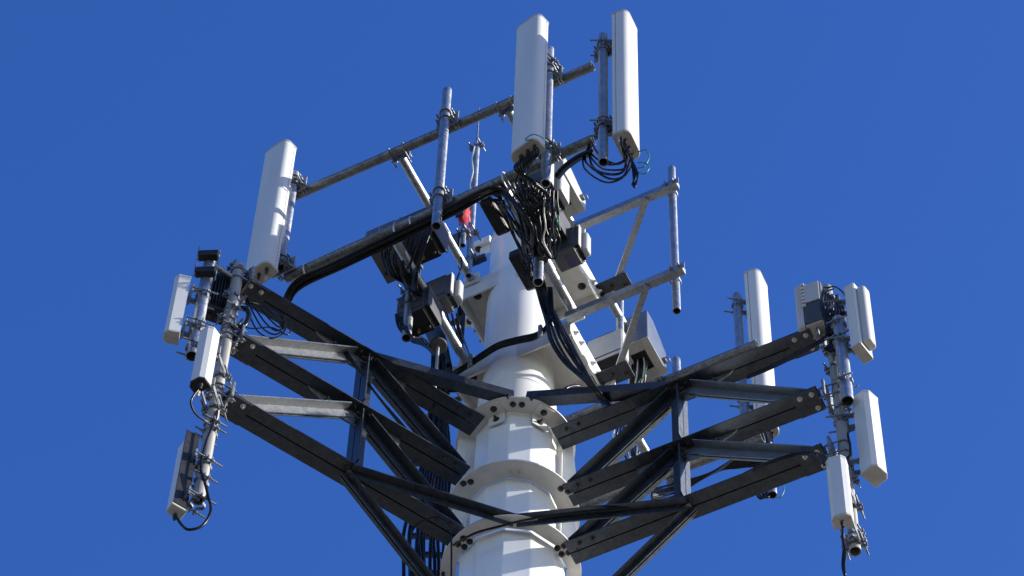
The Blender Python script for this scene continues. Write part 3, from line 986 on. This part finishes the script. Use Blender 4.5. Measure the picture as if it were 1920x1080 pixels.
# ------------------------------------------------------------------ right mast group
YR = -1.17
dR = az(AZ_R); nR = az(242.3)
t_r1, pr1 = mast(1576, 780, YR, 541, 1034, .041, 'long right mast pipe at the end of the right truss arm', v=False, mat=PIPE2)
t_r2, pr2 = mast(1581, 680, YR - .14, 600, 752, .045, 'shorter right mast pipe with its open end below the white box antenna', v=False)
for yy in (560, 580, 600, 655, 690, 770, 905, 1005, 1015): saddle(t_r1, at_z(pr1, zat(pr1, yy)), Z, nR if yy % 20 else dR, .041, .16, .15, .03)
for yy in (612, 640, 718): saddle(t_r2, at_z(pr2, zat(pr2, yy)), Z, dR, .045, .16, .15, .04)
for zb2 in (24.31, 23.49, 22.735):
    c = at_z(pr1, zb2)
    MB().box(c - dR * .075, dR, nR, Z, .02, .2, .18, .003).build('clamp_plate', HARD, t_r1)
    for dz in (-.06, .06):
        mb = MB(); u_bolt(mb, c + Z * dz, Z, -dR, .041, .12); mb.build('u_bolt', HARD, t_r1)
for yy in (622, 735):
    a, b = at_z(pr2, zat(pr2, yy)), at_z(pr1, zat(pr2, yy))
    MB().tube([a, b], .02, 10).build('cross_tube', HARD, t_r2)
S4 = small_panel('white box antenna with a rounded cover on the upper right mast', 1603, 549, YR - .18, 114, .165, .08, 321, 'plain', conns=0, mastt=t_r2, mastp=pr2)
_b, _x, _y = S4[1], S4[2], S4[3]
MB().prism(rrect(.10, .06, .029, .004, 6), _b + _y * .072 + _x * .0, _x, _y, Z, .05, .82, .006, True).build('round_cover', PANELG, S4[0])
S5 = small_panel('largest small white panel antenna low on the right of the right mast', 1624, 749, YR - .08, 143, .15, .13, 312, conns=0, mastt=t_r1, mastp=pr1)
S6 = small_panel('lowest right small white panel antenna with a drooping black cable', 1568, 866, YR - .28, 112, .135, .10, 250, conns=1, mastt=t_r1, mastp=pr1)

# rounded radio on the top of the right mast
c = Py(1529, 582, YR - .02)
t = thing('radio_unit', 'pale radio unit with a bulging cover on the upper left of the right mast', 'radio', c - Z * .3)
ax = az(335); ay = Z.cross(ax)
MB().box(c, ax, ay, Z, .15, .16, .56, .012).build('housing', DGREY, t)
MB().prism(rrect(.16, .06, .03, .004, 6), c - ax * .10, ay, -ax, Z, -.3, .3, .01, True).build('bulging_cover', PANELG, t)
MB().box(c - ay * .084 + Z * .13, ax, ay, Z, .13, .006, .26, .002).build('label_plate', PANELG, t)
mb = MB()
for i in range(7): mb.box(c - ay * .09 - ax * .058 + Z * (.26 - .05 * i), ax, ay, Z, .03, .022, .022, .003)
mb.build('hinge_row', PANEL, t)
mb = MB().box(c - Z * .29, ax, ay, Z, .13, .14, .014, .003).build('bottom_panel', TAN, t)
finned('black finned radio unit tucked behind the top of the right mast', Py(1562, 588, YR + .08), az(150), .15, .10, .34, DARK)

# ------------------------------------------------------------------ cables
K = random.random
# feeder run under the lower front pipe
run = [Pv(528, 600, 1.45), Pv(540, 552, 1.5), Pv(566, 521, 1.56), Pv(640, 486, 1.6), Pv(740, 438, 1.6), Pv(850, 385, 1.6), Pv(930, 348, 1.58)]
for i in range(4):
    off = -Z * (.05 + .014 * (i % 2)) + V * (.022 - .018 * i)
    cable([p + off + Vec((0, 0, (K() - .5) * .02)) for p in run] + [Pv(955 + 12 * i, 372 + 14 * i, 1.4), Pv(975 + 8 * i, 430 + 10 * i, 1.15)], .016,
          'thick black feeder cable strapped along under the lower front frame pipe', 'feeder cables under the front pipe')
for px, py in ((576, 508), (745, 434), (775, 420), (948, 336)):
    c = Pv(px, py, VF)
    mb = MB()
    pts = [c + Z * (.062 * math.cos(a)) - Z * .018 * (1 - math.cos(a)) + V * (.062 * math.sin(a)) for a in [2 * math.pi * k / 14 for k in range(14)]]
    mb.tube(pts, .007, 6, closed=True)
    tag(mb.build('cable_strap', ZINC), 'bright metal strap holding black feeders to the lower front frame pipe', 'strap', 'straps on the front pipe')
run2 = [Pv(1045, 322, 1.5), Pv(1062, 303, 1.56), Pv(1090, 284, 1.58), Pv(1112, 276, 1.58)]
for i in range(3):
    cable([p - Z * (.06 + .015 * i) + V * .015 * (i - 1) for p in run2], .02, 'short thick black feeder under the right end of the lower front pipe', 'feeders at the right pipe end')
# loops to the top right antenna
b3 = A3[1]; fx3 = A3[2]
for i in range(6):
    e = b3 + fx3 * ((i + .5) / 6 - .5) * .2 - Z * .07
    x = 1094 + i * 4
    cable([jit(p, .016) for p in [Pv(1108 + i, 270 + i, 1.55), Pv(x, 300 - i * 4, 1.57), Pv(x + 12 + i, 326 - i * 6, 1.6), Pv(1138 + i * 3, 344 - i * 8, 1.62), Pv(1170 + i, 334 - i * 8 + 3 * (i % 2), 1.62), e - Z * .10, e]], .0075 + .0012 * (i % 3),
          'black jumper looping under the top right panel antenna', 'jumpers under the top right antenna')
for i in range(3):
    cable([b3 + fx3 * (.05 * i - .05) - Z * .05, Pv(1186 + 3 * i, 318, 1.6), Pv(1189 - 2 * i, 352 - 3 * i, 1.6), Pv(1194 + i, 325, 1.6), b3 - Z * .1 + fx3 * .08], .006, 'thin black lead dangling below the top right panel antenna', 'dangling leads')
for i in range(2):
    cable([Pv(1196, 285 + 20 * i, 1.6), Pv(1211, 281 + 25 * i, 1.6), Pv(1217, 295 + 20 * i, 1.6), Pv(1208, 312 + 14 * i, 1.6), Pv(1196, 315 + 8 * i, 1.6)], .0045, 'thin green ground wire arching beside the top right panel antenna', 'green wires at the top right antenna', GREEN, 'ground_wire')
# jumpers from the central antenna to the radio below
b2 = A2[1]; fx2 = A2[2]
for i in range(10):
    e = b2 + fx2 * ((i + .5) / 10 - .5) * .22 - Z * .06
    x = 968 + i * 5
    cable([e, e - Z * .12, Pv(x + 6 * math.sin(i), 335 + i * 2, 1.6), Pv(x + 20 + 8 * math.sin(2 * i), 372 + 4 * math.cos(i), 1.48), Pv(1012 + 14 * math.sin(i * 1.7), 405, 1.32), Pv(1000 + 18 * math.cos(i * 2.3), 440 + i, 1.15), Pv(1006 + i * 2, 478, 1.02)], .0095,
          'black jumper hanging from the central panel antenna to the radios', 'jumpers under the central antenna')
for i in range(8):
    cable([jit(p, .03) for p in [Pv(966 + i * 7, 335 + i, 1.5), Pv(972 + i * 8, 362, 1.42), Pv(984 + i * 6.5, 395, 1.34), Pv(992 + i * 5, 428, 1.24), Pv(1000 + i * 4, 458, 1.12), Pv(1006 + i * 3, 492, .95)]], .0125, 'stout black jumper falling through the central tangle below the wide panel', 'stout jumpers in the central tangle')
for i in range(9):
    a = i * .7
    cx, cy = 1012 + 6 * math.sin(i * 2.1), 395 + 9 * i * .9
    cable([Pv(cx - 22, cy - 20, 1.30 - .03 * i), Pv(cx - 4 + 20 * math.sin(a), cy - 34, 1.32 - .03 * i), Pv(cx + 24, cy - 8, 1.3 - .03 * i), Pv(cx + 12 * math.cos(a), cy + 26, 1.22 - .03 * i), Pv(cx - 20, cy + 12 * math.sin(a), 1.2 - .03 * i), Pv(cx - 12 + 6 * math.cos(a), cy + 42, 1.1 - .03 * i)], .008,
          'black jumper tangled between the central radios', 'tangled jumpers at the central radios')
for i in range(7):
    x = 1003 + i * 7
    cable([Pv(x, 352 + i, 1.5), Pv(x - 6 + i, 378, 1.45), Pv(x - 10 + 2 * i, 400, 1.38), Pv(x + 4 * math.sin(i * 2), 425, 1.3), Pv(x + 5 * math.cos(i), 452, 1.2), Pv(1030 + i * 2, 486, 1.05)], .0065,
          'glossy thin jumper dropping past the central radio pipe', 'thin jumpers past the radio pipe', BLACK if i != 3 else WIRE)
for i in range(2):
    cable([Pv(1040 + 3 * i, 380, 1.4), Pv(1049 - 2 * i, 398, 1.38), Pv(1044 + 4 * i, 412, 1.35), Pv(1050, 428 + 4 * i, 1.3)], .0045, 'thin green ground wire between the central radios', 'green wires at the central radios', GREEN, 'ground_wire')
cable([Pv(1000, 262, 1.98), Pv(985, 262, 2.0), Pv(1000, 252, 2.02), Pv(1022, 262, 1.98), Pv(1034, 285, 1.8), Pv(1033, 310, 1.65), Pv(1026, 335, 1.55)], .004, 'thin green ground wire looped round the foot of the central panel antenna', None, GREEN, 'ground_wire')
# left side of the central cluster: drooping feeders onto the diagonal standoff
for i in range(6):
    j = i * 4
    cable([jit(p, .022) for p in [Pv(900 + j * 2, 372 - j * .4, 1.5), Pv(925 + j, 372 + j * .6, 1.45), Pv(938 + j, 392 + i, 1.3), Pv(952 + j * 1.2, 425 + i * 2, 1.1), Pv(968 + j, 460 + i, .9), Pv(980 + j * .8, 490, .72), Pv(986 + j * .6, 515 + 2 * i, .6), Pv(1000 + j * .3, 522, .58), Pv(1012, 540, .5)]], .0105,
          'black feeder drooping along the right hand standoffs to the pole top', 'feeders along the right standoffs')
def slab(name, label, px, py, v, w, d, h, mat, cat='junction box'):
    c = Pv(px, py, v)
    t = thing(name, label, cat, c)
    MB().box(c, U, V, Z, w, d, h, .014).build('case', mat, t)
    lid = MB().box(c - Z * (h / 2 + .005), U, V, Z, w * .84, d * .88, .01, .004).build('lid', mat, t)
    for a, b in ((-.3, -.38), (.3, -.38), (-.3, .38), (.3, .38)): MB().hexbolt(c - Z * (h / 2 + .009) + U * w * a + V * d * b, -Z, .007, .006, False).build('bolt', BOLT, lid)
slab('junction_box', 'flat black junction box under the front pipe left of the central radio', 928, 405, 1.25, .11, .32, .07, DARK)
slab('junction_box', 'flat black junction box hanging against the front of the white pole', 984, 505, .62, .12, .34, .10, DARK)
radio('black radio unit at the lower end of the left radio cluster', 741, 596, 1.0, .24, .22, .30, mat=DGREY, under=DARK, conn=4)
# trunk from the radios down the pole front and to the right end of the lower collar
for i in range(7):
    s = (i - 3) * 1.25 + .5 * math.sin(i * 5)
    cable([Pv(1004 + s * 3, 500, .62), Pv(1014 + s * 2.5, 535, .5), Pv(1024 + s * 2.6, 570, .42), Pv(1038 + s * 3.6, 605, .40 + .02 * (i % 2)), Pv(1052 + s * 5.2, 640, .42 + .02 * (i % 3)), Pv(1076 + s * 4.8 + 3 * math.sin(i * 3), 680, .38), Pv(1104 + s * 1.6, 716, .30), Pv(1125 + s * 1.5, 742, .2), Pv(1150 + s * 3, 775, -.1)], .0115,
          'black trunk cable sweeping from the radios over the right end of the lower collar', 'trunk cables over the collar end')
for i in range(3):
    cable([Pv(1028 + 3 * i, 540, .45), Pv(1030 + 3 * i, 585, .42), Pv(1024 + 2 * i, 612, .40), Pv(1004, 626 + 4 * i, .39), Pv(970, 634 + 4 * i, .38), Pv(935, 644 + 4 * i, .37), Pv(905, 662 + 4 * i, .35), Pv(880, 680 + 3 * i, .33), Pv(848, 700 + 3 * i, .30), Pv(826, 716, .1)], .0135,
          'black cable draped round the white pole along the lower collar', 'cables round the pole')
for px, py, v in ((1013, 620, .42), (882, 675, .37)):
    c = Pv(px, py, v)
    mb = MB().box(c, U, V, Z, .03, .03, .14, .004)
    mb.tube([c + V * .02 - Z * .05, c + V * .03 - Z * .16], .006, 6)
    tag(mb.build('cable_clip', HARD), 'small steel clip gripping black cables on the %s of the lower collar' % ('right' if px > 950 else 'left'), 'clip')
# left radio cluster
for i in range(16):
    x = 722 + i * 4.5
    cable([Pv(722 + i * 6, 452 - i * 2, 1.4), Pv(716 + i * 5 + 6 * math.sin(i * 2), 478 + i, 1.3), Pv(728 + i * 3.6, 510 + 6 * math.sin(i), 1.2), Pv(756 + i * 1.8, 532 + i, 1.06), Pv(772 + i * 2, 565, .9), Pv(788 + i * 2.4, 600, .62), Pv(806 + i * 2, 640, .25), Pv(824 + i * 1.5, 690, .1), Pv(822 + i * 2.5, 735, -.1)], .010,
          'black jumper falling from the left radios beside the lower left standoff', 'jumpers under the left radios')
for i in range(5):
    cable([Pv(742 + 4 * i, 590 + 3 * i, 1.0), Pv(748 + 6 * i, 615 + 4 * i, 1.0), Pv(772 + 6 * i, 640 - i, .8), Pv(802 + 4 * i, 652 + 5 * i, .4), Pv(826 + 2 * i, 690, .1), Pv(830 + 3 * i, 740, -.1)], .009,
          'black jumper sagging left below the radio pipe end', 'sagging jumpers at the left radio pipe')
for i in range(3):
    cable([Pv(838 + i * 9, 588, .6), Pv(848 + i * 8, 622, .5), Pv(866 + i * 6, 660, .2), Pv(880 + i * 5, 700, -.1)], .008, 'straight thin black cable slanting down left of the white pole', 'slanting cables left of the pole')
cable([Pv(864, 478, .5), Pv(866, 500, .5), Pv(858, 520, .5), Pv(853, 545, .5)], .008, 'short black lead below the red wrapped lamp')
cable([Pv(880, 378, 1.5), Pv(905, 382, 1.3), Pv(925, 392, 1.15)], .006, 'lone thin black lead between the front pipe and junction box')
# long drop on the far side of the pole
for i in range(11):
    x = 757 + i * 8.2 + 3 * math.sin(i * 2.3)
    yv = .12 + .16 * (i % 3) - .012 * i
    cable([Py(812 + i * 2.2, 660 + (i * 7) % 20, -.05), Py(808 + i * 2.4, 740, .0), Py(800 + i * 4.2, 830, yv * .7), Py(778 + i * 6.4, 920, yv), Py(x, 1000, yv), Py(x + 3 * math.sin(i * 1.9), 1060, yv), Py(x, 1150, yv)], .014,
          'black cable in the long vertical drop left of the pole', 'cable drop left of the pole')
tray = thing('cable_ladder', 'dark steel cable ladder behind the cable drop at the lower left of the pole', 'cable ladder', Py(800, 1150, .3))
for x in (768, 836):
    a = Py(x, 1150, .42); b = at_z(a, zat(a, 850))
    mb = MB(); L_bar(mb, a, b, .05, .006, Vec((0, -1, 0)), Vec((1, 0, 0))); mb.build('rail', STEEL, tray)
for yy in range(870, 1150, 34):
    a, b = Py(768, yy, .42), Py(836, yy, .42)
    z = (a.z + b.z) / 2
    MB().box((at_z(a, z) + at_z(b, z)) / 2, Vec((1, 0, 0)), Vec((0, 1, 0)), Z, (b - a).length, .03, .04, .003).build('rung', STEEL, tray)
# loose coil on the left arm underside
cable([Py(772, 1080, -.35), Py(770, 1010, -.42), Py(784, 982, -.5), Py(815, 970, -.52), Py(838, 980, -.5), Py(846, 1010, -.45), Py(846, 1090, -.4)], .007, 'loose thin black loop arching over the lowest left beam near the pole')
cable([Py(850, 1022, -.45), Py(890, 1000, -.47), Py(940, 986, -.55), Py(1000, 972, -.56), Py(1100, 958, -.6), Py(1230, 945, -.65), Py(1300, 938, -.7)], .009, 'black cable strung along the low cross braces in front of the pole')
for i in range(3):
    cable([Py(640 + 4 * i, 655, -.85), Py(690 + 4 * i, 720 + 4 * i, -.7), Py(745 + 5 * i, 790 + 3 * i, -.45), Py(800 + 4 * i, 850 + 4 * i, -.2)], .007, 'thin black cable slanting behind the left truss arm', 'thin cables behind the left arm')
# cable coils by the left mast
for i in range(6):
    cable([Py(462 + i, 556 + 2 * i, YL + .05), Py(466 + i * 7, 585 - i * 2, YL + .08 + .01 * i), Py(484 + i * 8, 622 - i * 7, YL + .1), Py(512 + i * 4, 634 - i * 7, YL + .1 + .01 * i), Py(535 - i, 618 - i * 6, YL + .12), Py(524 - i * 3, 586 - i, YL + .14)], .0065,
          'black cable looped below the top beam at the left mast', 'loops below the left top beam')
cable([Py(452, 612, YL), Py(475, 616, YL + .02), Py(510, 614, YL + .05), Py(540, 628, YL + .1), Py(545, 606, YL + .1), Py(538, 600, YL + .12)], .005, 'thin black wire crossing under the loops at the left mast')
b = S2[1]
cable([b - Z * .05, Py(358, 752, YL - .28), Py(366, 775, YL - .2), Py(388, 790, YL - .1), Py(404, 786, YL - .08), Py(407, 770, YL - .06), Py(398, 800, YL - .1), Py(386, 830, YL - .1), Py(377, 870, YL - .1), Py(380, 900, YL - .1)], .008, 'black cable curving from the small antenna with a black bottom')
b = S3[1]
cable([b - Z * .04, Py(341, 985, YL - .05), Py(355, 993, YL - .05), Py(380, 985, YL - .05), Py(395, 958, YL - .06), Py(390, 930, YL - .08), Py(384, 905, YL - .1), Py(376, 880, YL - .12)], .010, 'black cable looping below the lowest left small antenna')
# right mast cables
for i in range(9):
    cable([Py(1545 + 4 * i, 545 + 3 * i, YR - .1), Py(1540 + 5 * i, 575 + 2 * i, YR - .12), Py(1550 + 3 * math.sin(i * 2), 602 + 3 * i, YR - .11), Py(1560 + 5 * math.cos(i), 632, YR - .08), Py(1546 + 4 * i, 655 + 2 * i, YR - .06)], .009, 'black jumper crowded round the top of the right mast', 'jumpers at the right mast top')
cable([Py(1518, 538, YR), Py(1545, 540, YR - .03), Py(1565, 538, YR - .08), Py(1580, 548, YR - .12), Py(1588, 560, YR - .16)], .007, 'thin black cable arching over the top of the right mast')
for i in range(3):
    cable([Py(1550, 628 + 4 * i, YR - .05), Py(1530, 642 + 3 * i, YR), Py(1490, 662 + 4 * i, YR + .1), Py(1440, 688 + 3 * i, YR + .25), Py(1400, 704 + 3 * i, YR + .35)], .006, 'thin black cable slung below the top right beam', 'thin cables below the right top beam')
cable([Py(1600, 806, YR - .12), Py(1590, 812, YR - .14), Py(1594, 835, YR - .12), Py(1594, 852, YR - .1), Py(1585, 862, YR - .08)], .009, 'short black cable at the back of the largest right small antenna')
for i in range(2):
    cable([Py(1546 + i * 14, 872 - i * 6, YR - .3), Py(1530 + i * 12, 858 - i * 5, YR - .2), Py(1505, 852 - i * 4, YR), Py(1440, 870 - i * 3, YR + .12), Py(1370, 905 - 3 * i, YR + .35), Py(1310, 940, YR + .55)], .009, 'black cable running in along the lowest right beam', 'cables along the lowest right beam')
b = S6[1]
cable([b - Z * .05, Py(1580, 1010, YR - .27), Py(1585, 1035, YR - .26), Py(1583, 1060, YR - .25), Py(1584, 1079, YR - .25), Py(1580, 1060, YR - .24), Py(1582, 1030, YR - .24)], .009, 'black cable drooping below the lowest right small antenna')
# rear cluster cables
b4 = A4[1]; fx4 = A4[2]
for i in range(8):
    e = b4 + fx4 * ((i + .5) / 8 - .5) * .2 - Z * .06
    cable([e, e - Z * .1, Pv(1440 + 5 * math.sin(i), 850 + i * 2, -1.4), Pv(1410 - i * 3, 862 + i * 2, -1.3), Pv(1380 - i * 4, 860 + i * 3, -1.22), Pv(1330 - i * 3, 888 + i * 2, -1.15), Pv(1262, 908 + i * 3 + 4 * math.sin(i), -1.12), Pv(1222, 918 + i * 2.5, -1.0)], .010, 'black jumper under the rear frame pipe behind the right truss arm', 'jumpers at the rear frame')
for i in range(4):
    cable([Pv(1430 + 4 * i, 890, -1.4), Pv(1418 + 6 * i, 920 + 3 * i, -1.42), Pv(1428 + 5 * i, 935 - 2 * i, -1.44), Pv(1446 + 3 * i, 905, -1.45)], .009, 'black cable looped round the short pipe end under the right arm', 'loops at the short pipe end')
cable([Pv(1466, 895, -1.45), Pv(1471, 915, -1.45), Pv(1464, 932, -1.45), Pv(1454, 932, -1.45)], .004, 'thin green ground wire hanging at the short pipe end', None, GREEN, 'ground_wire')
for i in range(10):
    x = 1183 + i * 3.2
    cable([Pv(1186 + i * 2, 650 + i, -.8), Pv(x, 680, -.8), Pv(x - 3, 712, -.85), Pv(x - 14 + 4 * math.sin(i), 760, -.95), Pv(1150 + i * 6, 815, -1.1), Pv(1170 + i * 3, 850 + (i * 7) % 15, -1.15)], .008, 'black jumper dropping out of the blue grey hood', 'jumpers out of the rear hood', BLACK if i % 4 else WIRE)
cable([Pv(1211, 690, -.75), Pv(1209, 706, -.75), Pv(1200, 712, -.78), Pv(1196, 720, -.8)], .005, 'thin green ground wire under the blue grey hood', None, GREEN, 'ground_wire')
cable([Pv(1050, 745, .1), Pv(1062, 728, .1), Pv(1085, 724, 0), Pv(1105, 738, -.1)], .012, 'short black cable arching below the right end of the lower collar')
